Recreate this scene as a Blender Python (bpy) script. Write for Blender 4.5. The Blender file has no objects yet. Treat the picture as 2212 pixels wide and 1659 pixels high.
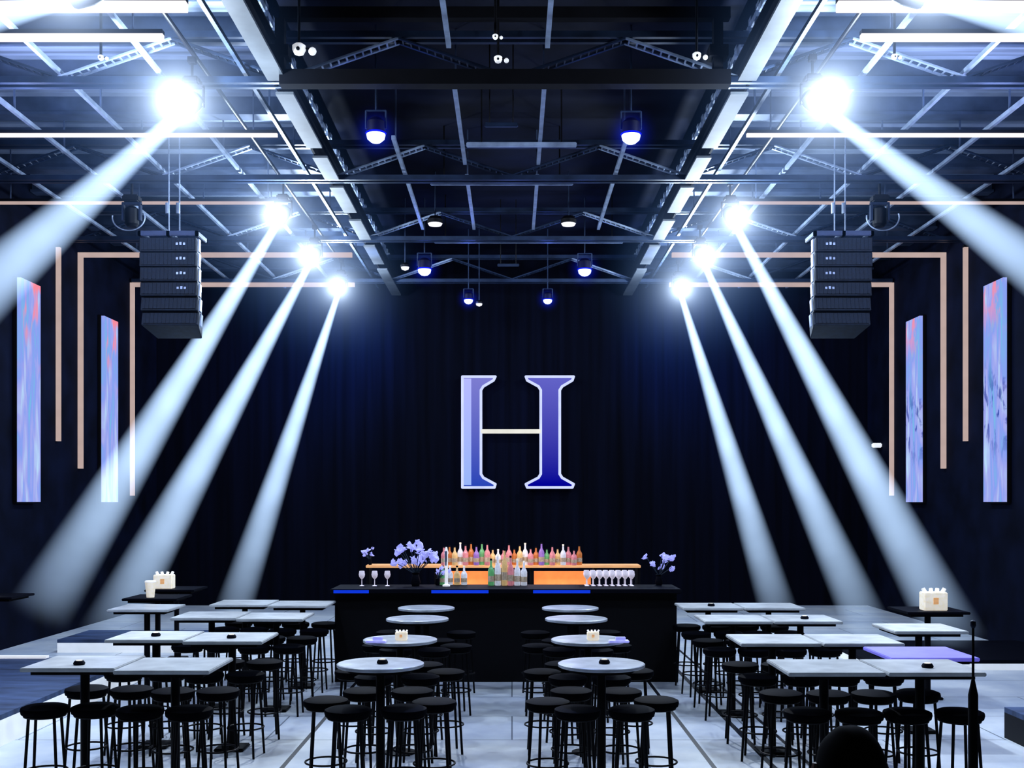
import bpy, bmesh, math, random
from mathutils import Vector, Matrix
random.seed(7)
sc = bpy.context.scene
C = sc.collection
PI = math.pi
CAMZ = 2.3
F = 2400.0
def W(px, py, Y):                      # a point of the place at distance Y (metres from the camera)
    return Vector(((px-1106)*Y/F, Y, CAMZ+(1087-py)*Y/F))

# ------------------------------------------------------------------ materials
def new_mat(name):
    m = bpy.data.materials.new(name); m.use_nodes = True
    nt = m.node_tree; nt.nodes.clear()
    out = nt.nodes.new('ShaderNodeOutputMaterial')
    return m, nt, out
def N(nt, t, **kw):
    n = nt.nodes.new(t)
    for k, v in kw.items(): setattr(n, k, v)
    return n
def math_(nt, op, a, b=None, clamp=False):
    n = nt.nodes.new('ShaderNodeMath'); n.operation = op; n.use_clamp = clamp
    for i, v in enumerate((a, b)):
        if v is None: continue
        if isinstance(v, (int, float)): n.inputs[i].default_value = v
        else: nt.links.new(v, n.inputs[i])
    return n.outputs[0]
def surf(name, col, rough=.5, metal=0., var=.15, scale=6, emit=None, es=0., spec=.5, stretch=(1,1,1), bump=0):
    m, nt, out = new_mat(name)
    b = N(nt, 'ShaderNodeBsdfPrincipled')
    tc = N(nt, 'ShaderNodeTexCoord'); mp = N(nt, 'ShaderNodeMapping'); mp.inputs['Scale'].default_value = stretch
    nz = N(nt, 'ShaderNodeTexNoise'); nz.inputs['Scale'].default_value = scale; nz.inputs['Detail'].default_value = 5
    nt.links.new(tc.outputs['Object'], mp.inputs[0]); nt.links.new(mp.outputs[0], nz.inputs['Vector'])
    r = N(nt, 'ShaderNodeValToRGB')
    r.color_ramp.elements[0].position = .3; r.color_ramp.elements[1].position = .7
    r.color_ramp.elements[0].color = [c*(1-var) for c in col]+[1]
    r.color_ramp.elements[1].color = [min(1, c*(1+var)) for c in col]+[1]
    nt.links.new(nz.outputs['Fac'], r.inputs[0]); nt.links.new(r.outputs[0], b.inputs['Base Color'])
    b.inputs['Roughness'].default_value = rough; b.inputs['Metallic'].default_value = metal
    b.inputs['Specular IOR Level'].default_value = spec
    if emit:
        b.inputs['Emission Color'].default_value = list(emit)+[1]; b.inputs['Emission Strength'].default_value = es
    if bump:
        bp = N(nt, 'ShaderNodeBump'); bp.inputs['Strength'].default_value = bump
        nt.links.new(nz.outputs['Fac'], bp.inputs['Height']); nt.links.new(bp.outputs[0], b.inputs['Normal'])
    nt.links.new(b.outputs[0], out.inputs[0])
    return m
def glow(name, col, s):
    m, nt, out = new_mat(name)
    e = N(nt, 'ShaderNodeEmission'); e.inputs[0].default_value = list(col)+[1]
    tc = N(nt, 'ShaderNodeTexCoord'); nz = N(nt, 'ShaderNodeTexNoise'); nz.inputs['Scale'].default_value = 3
    nt.links.new(tc.outputs['Object'], nz.inputs['Vector'])
    k = math_(nt, 'MULTIPLY_ADD', nz.outputs['Fac'], .3*s); k.node.inputs[2].default_value = .85*s
    nt.links.new(k, e.inputs[1]); nt.links.new(e.outputs[0], out.inputs[0])
    return m

M = {}
M['black'] = surf('black_metal', (.003,.003,.005), .5, spec=.2)
M['blackmat'] = surf('black_matte', (.004,.004,.006), .8, spec=.15)
M['seat'] = surf('black_seat_vinyl', (.0015,.002,.005), .7, scale=30, spec=.06)
M['wallside'] = surf('side_wall_paint', (.003,.005,.016), .8, scale=1.5, var=.5, spec=.1)
M['wallback'] = surf('back_wall_drape', (.002,.003,.009), .9, scale=1, var=.5, stretch=(6,1,.2), spec=.1)
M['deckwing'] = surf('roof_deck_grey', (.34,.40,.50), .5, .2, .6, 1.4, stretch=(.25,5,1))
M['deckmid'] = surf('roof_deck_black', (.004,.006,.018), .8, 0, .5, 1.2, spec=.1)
M['purlin'] = surf('purlin_steel', (.05,.07,.12), .5, .3, .4, 3)
M['truss'] = surf('truss_steel', (.022,.036,.07), .4, .5, .4, 3)
M['raildim'] = surf('dim_rail_metal', (.05,.07,.11), .5, .2, .5, 3)  # first rails painted darker to offset the strong lamps beside them
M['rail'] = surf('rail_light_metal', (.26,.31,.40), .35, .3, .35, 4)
M['girder'] = surf('girder_grey', (.09,.10,.11), .6, .1, .5, 1.2, stretch=(1,1,1))
M['paper'] = surf('paper_sticker', (.5,.42,.32), .7, emit=(.8,.6,.4), es=.08, scale=40, var=.4)
M['table'] = surf('pale_table_laminate', (.66,.68,.67), .28, 0, .2, 5)
M['tableround'] = surf('dimmed_round_table_laminate', (.5,.53,.56), .28, 0, .5, 3)  # dimmer patchy copy, weaker light painted into the round tops
M['tabledark'] = surf('dark_and_unlit_laminate', (.005,.006,.012), .6, spec=.08)  # dark finish; on the far tables it paints them as unlit
M['tablelilac'] = surf('painted_lilac_lit_table', (.30,.28,.7), .3, emit=(.22,.2,.9), es=.35)  # lilac light put into this top's colour and glow
M['navy'] = surf('platform_carpet', (.05,.08,.16), .6, 0, .5, 2, stretch=(1,4,1))
M['white'] = surf('white_fascia', (.75,.76,.75), .5, emit=(.8,.85,.9), es=.35)  # light on the fascia put in as a glow of its own
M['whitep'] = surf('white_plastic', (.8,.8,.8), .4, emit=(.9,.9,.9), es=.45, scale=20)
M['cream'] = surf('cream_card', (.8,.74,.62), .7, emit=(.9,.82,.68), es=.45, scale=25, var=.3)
M['lilac'] = surf('painted_lilac_light', (.4,.4,.85), .5, emit=(.38,.4,.95), es=.55, scale=9, var=.6)  # lilac light painted as colour and glow of blossoms and cards
M['leaf'] = surf('dark_leaf', (.03,.05,.07), .5)
M['speaker'] = surf('speaker_cabinet', (.005,.012,.026), .7, 0, .4, 12)
M['grille'] = surf('speaker_grille', (.006,.015,.032), .7, .1, .5, 60)
M['wood'] = surf('bar_wood', (.6,.33,.14), .4, 0, .3, 6, emit=(.9,.5,.25), es=.45, stretch=(1,8,8))  # warm light on the wood put in as its own emission
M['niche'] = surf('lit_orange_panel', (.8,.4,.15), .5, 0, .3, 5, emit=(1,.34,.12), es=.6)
M['barfront'] = surf('bar_front_black', (.004,.004,.006), .6, spec=.2)
M['lens'] = glow('white_hot_lens', (.85,.93,1), 60)
M['bluelens'] = glow('blue_lamp_face', (.42,.48,1), 3.2)
M['bluerim'] = glow('blue_lamp_rim', (.01,.02,.9), .9)
M['whitelens'] = glow('white_lamp_face', (.85,.85,.95), 1.0)
M['peach'] = glow('warm_led_strip', (.50,.385,.36), .9)
M['peachhot'] = glow('warm_led_strip_bright', (1,.84,.80), 1.25)
M['blueled'] = glow('blue_led_edge', (.01,.06,.75), .8)
M['tube'] = glow('pale_neon_outline', (.60,.66,.95), .95)
M['tubewarm'] = glow('cream_neon_bar', (.75,.74,.68), .95)
M['cloth'] = surf('black_clothing', (.005,.005,.008), .8, spec=.1)
M['skin'] = surf('skin', (.25,.15,.11), .5)
M['hair'] = surf('dark_hair', (.0012,.0012,.003), .8, scale=60, spec=.08)

# floor with long seams
def floor_mat():
    m, nt, out = new_mat('pale_polished_floor')
    b = N(nt, 'ShaderNodeBsdfPrincipled'); tc = N(nt, 'ShaderNodeTexCoord')
    nz = N(nt, 'ShaderNodeTexNoise'); nz.inputs['Scale'].default_value = .9; nz.inputs['Detail'].default_value = 8; nz.inputs['Roughness'].default_value=.6
    nt.links.new(tc.outputs['Object'], nz.inputs['Vector'])
    r = N(nt, 'ShaderNodeValToRGB')
    r.color_ramp.elements[0].position=.3; r.color_ramp.elements[1].position=.68
    r.color_ramp.elements[0].color=(.45,.51,.62,1); r.color_ramp.elements[1].color=(.80,.83,.84,1)
    nt.links.new(nz.outputs['Fac'], r.inputs[0])
    br = N(nt, 'ShaderNodeTexBrick'); br.offset=.5
    br.inputs['Scale'].default_value=1; br.inputs['Brick Width'].default_value=2.4; br.inputs['Row Height'].default_value=1.2
    br.inputs['Mortar Size'].default_value=.008; br.inputs['Color1'].default_value=(1,1,1,1); br.inputs['Color2'].default_value=(.86,.88,.9,1); br.inputs['Mortar'].default_value=(.25,.27,.3,1)
    nt.links.new(tc.outputs['Object'], br.inputs['Vector'])
    mx = N(nt, 'ShaderNodeMix', data_type='RGBA', blend_type='MULTIPLY'); mx.inputs[0].default_value=1
    nt.links.new(r.outputs[0], mx.inputs[6]); nt.links.new(br.outputs[0], mx.inputs[7])
    sx = N(nt, 'ShaderNodeSeparateXYZ'); nt.links.new(tc.outputs['Object'], sx.inputs[0])
    tot = None
    for c, w in ((-2.0,.022),(1.76,.022),(2.28,.028),(2.62,.02)):
        d = math_(nt, 'ABSOLUTE', math_(nt, 'SUBTRACT', sx.outputs[0], c)); s = math_(nt, 'LESS_THAN', d, w)
        tot = s if tot is None else math_(nt, 'MAXIMUM', tot, s)
    m2 = N(nt, 'ShaderNodeMix', data_type='RGBA'); nt.links.new(tot, m2.inputs[0]); nt.links.new(mx.outputs[2], m2.inputs[6]); m2.inputs[7].default_value=(.01,.012,.02,1)
    nt.links.new(m2.outputs[2], b.inputs['Base Color'])
    b.inputs['Roughness'].default_value=.42
    nt.links.new(b.outputs[0], out.inputs[0]); return m
M['floor'] = floor_mat()

def screen_mat(name, dark):
    m, nt, out = new_mat(name)
    tc = N(nt, 'ShaderNodeTexCoord'); mp = N(nt, 'ShaderNodeMapping'); mp.inputs['Scale'].default_value=(1,3.5,.55)
    nt.links.new(tc.outputs['Object'], mp.inputs[0])
    nz = N(nt, 'ShaderNodeTexNoise'); nz.inputs['Scale'].default_value=1.6; nz.inputs['Detail'].default_value=3; nz.inputs['Distortion'].default_value=.6
    nt.links.new(mp.outputs[0], nz.inputs['Vector'])
    r = N(nt, 'ShaderNodeValToRGB'); cr = r.color_ramp
    cr.elements[0].position=.3; cr.elements[0].color=(.22,.52,.80,1)
    cr.elements[1].position=.72; cr.elements[1].color=(.5,.72,.95,1)
    e = cr.elements.new(.45); e.color=(.28,.38,.88,1)
    e = cr.elements.new(.55); e.color=(.40,.43,.86,1)
    nt.links.new(nz.outputs['Fac'], r.inputs[0])
    sz = N(nt, 'ShaderNodeSeparateXYZ'); nt.links.new(tc.outputs['Object'], sz.inputs[0])
    mp2 = N(nt, 'ShaderNodeMapping'); mp2.inputs['Scale'].default_value=(1,2.5,.9) ; mp2.inputs['Location'].default_value=(3,7,1)
    nt.links.new(tc.outputs['Object'], mp2.inputs[0])
    n2 = N(nt, 'ShaderNodeTexNoise'); n2.inputs['Scale'].default_value=1.8 if not dark else 3.2; n2.inputs['Detail'].default_value=4 if dark else 1
    nt.links.new(mp2.outputs[0], n2.inputs['Vector'])
    last = r.outputs[0]
    # warm patches near the top
    top = math_(nt, 'MULTIPLY', math_(nt, 'SUBTRACT', sz.outputs[2], 2.1 if not dark else 2.7), 1.0, True)
    pk = math_(nt, 'MULTIPLY', top, math_(nt, 'MULTIPLY', math_(nt, 'SUBTRACT', n2.outputs['Fac'], .49), 9, True), True)
    mx = N(nt, 'ShaderNodeMix', data_type='RGBA'); nt.links.new(pk, mx.inputs[0]); nt.links.new(last, mx.inputs[6]); mx.inputs[7].default_value=(.95,.30,.38,1)
    last = mx.outputs[2]
    if dark:
        band = math_(nt, 'SUBTRACT', 1, math_(nt, 'ABSOLUTE', math_(nt, 'MULTIPLY', math_(nt, 'SUBTRACT', sz.outputs[2], 1.5), 1.1)), True)
        dk = math_(nt, 'MULTIPLY', band, math_(nt, 'MULTIPLY', math_(nt, 'SUBTRACT', n2.outputs['Fac'], .53), 14, True), True)
        m3 = N(nt, 'ShaderNodeMix', data_type='RGBA'); nt.links.new(dk, m3.inputs[0]); nt.links.new(last, m3.inputs[6]); m3.inputs[7].default_value=(.02,.05,.35,1)
        last = m3.outputs[2]
    e = N(nt, 'ShaderNodeEmission'); e.inputs[1].default_value=.85
    nt.links.new(last, e.inputs[0]); nt.links.new(e.outputs[0], out.inputs[0]); return m
M['screenL'] = screen_mat('screen_picture_pink_blue', False)
M['screenR'] = screen_mat('screen_picture_blue_marbled', True)

def letter_mat(name, c1, c2):
    m, nt, out = new_mat(name)
    tc = N(nt, 'ShaderNodeTexCoord'); sz = N(nt, 'ShaderNodeSeparateXYZ'); nt.links.new(tc.outputs['Object'], sz.inputs[0])
    k = math_(nt, 'MULTIPLY_ADD', sz.outputs[2], .42); k.node.inputs[2].default_value=.5; k.node.use_clamp=True
    mx = N(nt, 'ShaderNodeMix', data_type='RGBA'); nt.links.new(k, mx.inputs[0]); mx.inputs[6].default_value=c1; mx.inputs[7].default_value=c2
    e = N(nt, 'ShaderNodeEmission'); e.inputs[1].default_value=1
    nt.links.new(mx.outputs[2], e.inputs[0]); nt.links.new(e.outputs[0], out.inputs[0]); return m
M['panelL'] = letter_mat('letter_panel_left', (.03,.07,.42,1), (.20,.20,.55,1))
M['panelR'] = letter_mat('letter_panel_right', (.0,.0,.28,1), (.13,.13,.5,1))
M['letterband'] = letter_mat('letter_side_band', (.3,.42,.8,1), (.42,.44,.85,1))

# light shaft: emission put into a cone volume in place of lit haze
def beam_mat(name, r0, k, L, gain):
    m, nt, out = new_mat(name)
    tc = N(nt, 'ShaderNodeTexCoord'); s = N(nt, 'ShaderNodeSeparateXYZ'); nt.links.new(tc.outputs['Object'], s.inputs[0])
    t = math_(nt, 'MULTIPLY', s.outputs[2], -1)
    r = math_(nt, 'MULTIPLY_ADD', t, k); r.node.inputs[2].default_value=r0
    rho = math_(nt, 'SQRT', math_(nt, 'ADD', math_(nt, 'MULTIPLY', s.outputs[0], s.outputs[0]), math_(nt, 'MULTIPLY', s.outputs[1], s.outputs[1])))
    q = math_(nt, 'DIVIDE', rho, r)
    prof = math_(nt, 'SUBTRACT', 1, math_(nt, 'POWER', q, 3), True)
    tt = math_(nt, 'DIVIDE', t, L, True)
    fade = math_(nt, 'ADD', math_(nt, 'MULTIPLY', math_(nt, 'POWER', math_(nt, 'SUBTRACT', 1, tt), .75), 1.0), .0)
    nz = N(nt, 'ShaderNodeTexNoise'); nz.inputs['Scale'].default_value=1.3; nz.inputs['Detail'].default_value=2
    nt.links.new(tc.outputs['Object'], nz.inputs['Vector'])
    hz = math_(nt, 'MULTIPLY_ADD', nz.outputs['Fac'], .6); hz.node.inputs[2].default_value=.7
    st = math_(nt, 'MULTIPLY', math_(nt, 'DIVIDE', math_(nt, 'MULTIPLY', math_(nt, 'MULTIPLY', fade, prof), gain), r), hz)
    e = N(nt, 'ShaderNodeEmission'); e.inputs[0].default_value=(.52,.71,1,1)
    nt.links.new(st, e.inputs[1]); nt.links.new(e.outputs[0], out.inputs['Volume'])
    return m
def halo_mat(name, R, gain, col=(.72,.85,1), far=(.16,.40,.95), ex=1.9, core=0):  # glow around a lamp put in as emission of a sphere volume
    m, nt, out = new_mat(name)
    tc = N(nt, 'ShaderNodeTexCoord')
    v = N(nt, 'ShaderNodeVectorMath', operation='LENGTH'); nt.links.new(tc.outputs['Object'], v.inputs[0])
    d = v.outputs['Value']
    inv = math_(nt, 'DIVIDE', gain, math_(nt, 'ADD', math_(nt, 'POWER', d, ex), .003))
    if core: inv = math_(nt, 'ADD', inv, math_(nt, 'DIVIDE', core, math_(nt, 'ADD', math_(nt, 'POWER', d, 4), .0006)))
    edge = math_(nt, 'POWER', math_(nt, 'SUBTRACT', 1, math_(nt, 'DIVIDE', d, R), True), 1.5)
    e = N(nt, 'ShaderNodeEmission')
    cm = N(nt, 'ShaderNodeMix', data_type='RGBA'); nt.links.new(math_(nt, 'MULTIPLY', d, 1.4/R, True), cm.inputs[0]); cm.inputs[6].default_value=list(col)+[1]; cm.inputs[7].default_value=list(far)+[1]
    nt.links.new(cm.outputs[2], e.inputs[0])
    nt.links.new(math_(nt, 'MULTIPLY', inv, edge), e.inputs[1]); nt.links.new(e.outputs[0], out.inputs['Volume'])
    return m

# ------------------------------------------------------------------ mesh helpers
def box(bm, x0,x1,y0,y1,z0,z1, bev=0):
    r = bmesh.ops.create_cube(bm, size=1)
    bmesh.ops.transform(bm, matrix=Matrix.Translation(((x0+x1)/2,(y0+y1)/2,(z0+z1)/2)) @ Matrix.Diagonal((x1-x0,y1-y0,z1-z0,1)), verts=r['verts'])
    if bev:
        es = list({e for v in r['verts'] for e in v.link_edges})
        bmesh.ops.bevel(bm, geom=es, offset=bev, segments=2, affect='EDGES')
def tube(bm, a, b, r, r2=None, seg=10):
    a = Vector(a); b = Vector(b); d = b-a
    q = d.to_track_quat('Z','Y').to_matrix().to_4x4()
    bmesh.ops.create_cone(bm, cap_ends=True, segments=seg, radius1=r, radius2=r if r2 is None else r2, depth=d.length, matrix=Matrix.Translation((a+b)/2) @ q)
def polytube(bm, pts, r, closed=False, seg=8):
    n = len(pts)
    for i in range(n if closed else n-1):
        tube(bm, pts[i], pts[(i+1)%n], r, seg=seg)
    for p in pts: bmesh.ops.create_uvsphere(bm, u_segments=seg, v_segments=6, radius=r, matrix=Matrix.Translation(p))
def lathe(bm, prof, seg=20, M4=None):
    rings = []
    for (r, z) in prof:
        ring = []
        for i in range(seg):
            a = 2*PI*i/seg; p = Vector((max(r,1e-4)*math.cos(a), max(r,1e-4)*math.sin(a), z))
            if M4 is not None: p = M4 @ p
            ring.append(bm.verts.new(p))
        rings.append(ring)
    for k in range(len(rings)-1):
        for i in range(seg):
            j = (i+1)%seg
            bm.faces.new((rings[k][i], rings[k][j], rings[k+1][j], rings[k+1][i]))
    bm.faces.new(rings[0][::-1]); bm.faces.new(rings[-1])
def torus(bm, R, r, z=0, seg=28, s2=8, M4=None, a0=0, a1=2*PI):
    full = abs(a1-a0-2*PI) < 1e-4; n = seg if full else seg+1; rings=[]
    for i in range(n):
        a = a0+(a1-a0)*i/seg; ring=[]
        for j in range(s2):
            b = 2*PI*j/s2; p = Vector(((R+r*math.cos(b))*math.cos(a), (R+r*math.cos(b))*math.sin(a), z+r*math.sin(b)))
            if M4 is not None: p = M4 @ p
            ring.append(bm.verts.new(p))
        rings.append(ring)
    for i in range(n if full else n-1):
        for j in range(s2):
            k=(i+1)%n; l=(j+1)%s2
            bm.faces.new((rings[i][j], rings[k][j], rings[k][l], rings[i][l]))
    if not full: bm.faces.new(rings[0]); bm.faces.new(rings[-1][::-1])
def poly_prism(bm, pts, y0, y1):        # pts = (x, z) outline, extruded along y
    a = [bm.verts.new((x,y0,z)) for x,z in pts]; b = [bm.verts.new((x,y1,z)) for x,z in pts]
    bm.faces.new(a); bm.faces.new(b[::-1]); n=len(pts)
    for i in range(n): bm.faces.new((a[i], b[i], b[(i+1)%n], a[(i+1)%n]))
def obj(name, bm, mat, parent=None, loc=None, smooth=False):
    bmesh.ops.recalc_face_normals(bm, faces=bm.faces)
    me = bpy.data.meshes.new(name); bm.to_mesh(me); bm.free()
    if smooth:
        for p in me.polygons: p.use_smooth = True
        me.set_sharp_from_angle(angle=math.radians(35))
    me.materials.append(mat)
    o = bpy.data.objects.new(name, me); C.objects.link(o)
    if parent: o.parent = parent
    if loc is not None: o.location = loc
    return o
def B(*boxes, bev=0):
    bm = bmesh.new()
    for b in boxes: box(bm, *b, bev=bev)
    return bm
def tag(o, label, cat, group=None, kind=None):
    o['label'] = label; o['category'] = cat
    if group: o['group'] = group
    if kind: o['kind'] = kind
    return o
def thing(name, loc, label, cat, group=None, rz=0):
    o = bpy.data.objects.new(name, None); C.objects.link(o); o.empty_display_size=.1
    o.location = loc; o.rotation_euler = (0,0,rz); return tag(o, label, cat, group)
def struct(name, bm, mat, label=None, cat='room'):
    o = obj(name, bm, mat); o['kind']='structure'
    tag(o, label or name.replace('_',' '), cat); return o
def copy_tree(o, loc, rz=0, label=None, group=None):
    r = o.copy(); C.objects.link(r); r.location = loc; r.rotation_euler=(0,0,rz)
    if label: r['label']=label
    if group: r['group']=group
    for ch in list(o.children):
        c = ch.copy(); C.objects.link(c); c.parent = r
        for g in list(ch.children):
            d = g.copy(); C.objects.link(d); d.parent = c
    return r
def light(kind, name, loc, energy, col, parent=None, aim=None, size=.1, ang=60, blend=.5):
    l = bpy.data.lights.new(name, kind); l.energy=energy; l.color=col
    if kind=='AREA': l.size=size
    else: l.shadow_soft_size=size
    if kind=='SPOT': l.spot_size=math.radians(ang); l.spot_blend=blend
    o = bpy.data.objects.new(name, l); C.objects.link(o); o.location=loc
    if aim is not None: o.rotation_euler = (Vector(aim)-Vector(loc)).to_track_quat('-Z','Y').to_euler()
    if parent:
        o.parent=parent; o.location = Vector(loc)-parent.location
    return o

# ------------------------------------------------------------------ camera, world
cam = bpy.data.objects.new('camera', bpy.data.cameras.new('camera')); C.objects.link(cam)
cam.location=(0,0,CAMZ); cam.rotation_euler=(PI/2,0,0)
cam.data.sensor_width=36; cam.data.lens=36*F/2212; cam.data.shift_y=(1087-829.5)/2212; cam.data.clip_end=200
sc.camera = cam
w = bpy.data.worlds.new('night'); sc.world=w; w.use_nodes=True
w.node_tree.nodes['Background'].inputs[0].default_value=(.02,.05,.2,1); w.node_tree.nodes['Background'].inputs[1].default_value=.02
sc.view_settings.view_transform='Standard'; sc.view_settings.look='Medium High Contrast'

# ------------------------------------------------------------------ room shell
WX = 8.0; YB = 25.0
struct('floor', B((-WX,WX,-2,YB,-.2,0)), M['floor'], 'pale polished floor with dark long seams', 'floor')
struct('wall_left', B((-WX-.2,-WX,-2,YB,0,8)), M['wallside'], 'dark navy left side wall', 'wall')
struct('wall_right', B((WX,WX+.2,-2,YB,0,8)), M['wallside'], 'dark navy right side wall', 'wall')
struct('wall_back', B((-WX-.2,WX+.2,YB,YB+.2,-.2,8)), M['wallback'], 'black far wall behind the bar', 'wall')
struct('wall_front', B((-WX-.2,WX+.2,-2.2,-2,-.2,8)), M['wallside'], 'dark wall behind the viewer', 'wall')
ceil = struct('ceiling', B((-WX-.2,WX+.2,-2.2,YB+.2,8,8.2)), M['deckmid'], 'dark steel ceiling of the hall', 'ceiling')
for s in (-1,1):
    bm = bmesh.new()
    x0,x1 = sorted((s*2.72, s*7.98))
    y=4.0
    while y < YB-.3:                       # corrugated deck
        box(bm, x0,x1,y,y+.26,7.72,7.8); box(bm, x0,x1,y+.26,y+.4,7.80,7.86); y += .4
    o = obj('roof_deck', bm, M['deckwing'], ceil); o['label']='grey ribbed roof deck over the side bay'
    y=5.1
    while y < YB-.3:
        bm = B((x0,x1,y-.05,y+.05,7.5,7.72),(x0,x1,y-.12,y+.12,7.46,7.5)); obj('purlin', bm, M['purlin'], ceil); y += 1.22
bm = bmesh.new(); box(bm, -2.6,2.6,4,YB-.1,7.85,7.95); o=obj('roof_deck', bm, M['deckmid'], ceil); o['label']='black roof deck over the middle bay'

# ------------------------------------------------------------------ transverse lattice trusses
ordw = ['nearest','second','third','farthest']
for i, Y in enumerate((12.3,15.96,19.6,23.3)):
    t = thing('roof_truss', (0,Y,6.92), f'{ordw[i]} of the dark steel lattice trusses spanning the hall under the roof', 'truss', 'steel lattice roof trusses')
    obj('bottom_chord', B((-7.95,7.95,-.10,-.04,0,.07),(-7.95,7.95,.04,.10,0,.07)), M['truss'], t)
    obj('top_chord', B((-7.95,7.95,-.10,-.04,.50,.57),(-7.95,7.95,.04,.10,.50,.57)), M['truss'], t)
    xs = [-7.5+1.25*k for k in range(13)]
    for k in range(12):
        za = .07 if k%2==0 else .5; zb = .5 if k%2==0 else .07
        bm = bmesh.new()
        for dy in (-.07,.07):
            tube(bm, (xs[k],dy,za),(xs[k+1],dy,zb),.018,seg=6)
        n=14
        for q in range(n):                   # lacing between the two rods
            f=(q+.5)/n; p=Vector((xs[k]+(xs[k+1]-xs[k])*f, 0, za+(zb-za)*f)); tube(bm, p+Vector((0,-.07,0)), p+Vector((0,.07,0)), .012, seg=5)
        obj('web_brace', bm, M['rail'] if k in (2,4,7,9) else M['truss'], t)
# dark deep frame in the middle bay, hung at the first truss
t = thing('rigging_truss', (0,12.0,6.8), 'black rectangular rigging frame hanging across the middle bay near the first truss', 'rigging frame')
obj('lower_bar', B((-2.5,2.35,-.08,.08,0,.16)), M['blackmat'], t)
obj('upper_bar', B((-2.5,2.35,-.06,.06,.72,.84)), M['blackmat'], t)
for x in (-2.5, 2.22):
    obj('upright', B((x-.05,x+.05,-.06,.06,.16,.72),(x-.1,x+.1,-.1,.1,.3,.42)), M['blackmat'], t)
# longitudinal girders
for s,nm in ((-1,'left'),(1,'right')):
    t = thing('roof_girder', (s*2.62,0,6.9), f'light grey lengthwise girder along the {nm} edge of the middle bay', 'girder', 'lengthwise roof girders')
    for a,b in ((6.8,9.6),(9.9,12.1),(12.5,14.4),(14.8,15.8),(16.2,17.6),(18.1,19.4),(19.9,21.4),(21.9,24.6)):
        f=obj('flange', B((-s*.16 if s<0 else -.16, -s*.16+.20 if s<0 else .04,a,b,0,.03) if s>0 else (-.04,.16,a,b,0,.03)), M['girder'], t)
    obj('web', B((-.015,.015,6.8,24.6,.03,.4)), M['blackmat'], t)
    obj('upper_flange', B((-.08,.08,6.8,24.6,.4,.42)), M['blackmat'], t)
# lengthwise rails
names = {2.95:'first', 3.9:'second', 5.0:'third', 6.05:'fourth', 7.1:'fifth'}
for s,nm in ((-1,'left'),(1,'right')):
    for x, o_ in names.items():
        t = thing('ceiling_rail', (s*x,0,7.04), f'pale metal ceiling rail running lengthwise, {o_} out from the middle bay on the {nm}', 'rail', 'lengthwise ceiling rails')
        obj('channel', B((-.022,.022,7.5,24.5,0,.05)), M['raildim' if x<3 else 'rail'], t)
        for y in (8.6,10.5,13.5,15,18,21): obj('hanger', B((-.01,.01,y,y+.02,.05,.45)), M['purlin'], t)
for x, l in ((.37,'pale metal rail just right of the middle of the dark bay'),(-.66,'pale metal rail just left of the middle of the dark bay'),(1.5,'dim metal rail at the right of the dark middle bay'),(-1.55,'dim metal rail at the left of the dark middle bay')):
    t = thing('ceiling_rail', (x,0,7.05), l, 'rail', 'middle bay rails')
    segs = [(9.5,11.6),(12.7,15.6),(16.2,19.3)] if abs(x)<1 else [(14.5,19.3)]
    for a,b in segs: obj('channel', B((-.025,.025,a,b,0,.05)), M['rail'], t)
    for a,b in segs: obj('hanger', B((-.01,.01,a+.3,a+.32,.05,.8)), M['purlin'], t)
for Y,x0,x1,l in ((14.6,-.6,.85,'nearest'),(16.35,-1.2,.9,'middle'),(20.0,-1.4,2.0,'farthest')):
    t = thing('cross_bar',(0,Y,7),f'{l} of the shiny bars crossing the dark middle bay of the ceiling','bar','middle bay cross bars')
    obj('bar', B((x0,x1,-.03,.03,-.02,.04),bev=.01), M['rail'], t)
    for q in (x0+.2,x1-.2): obj('hanger', B((q-.01,q+.01,-.01,.01,.04,.86)), M['blackmat'], t)

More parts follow.
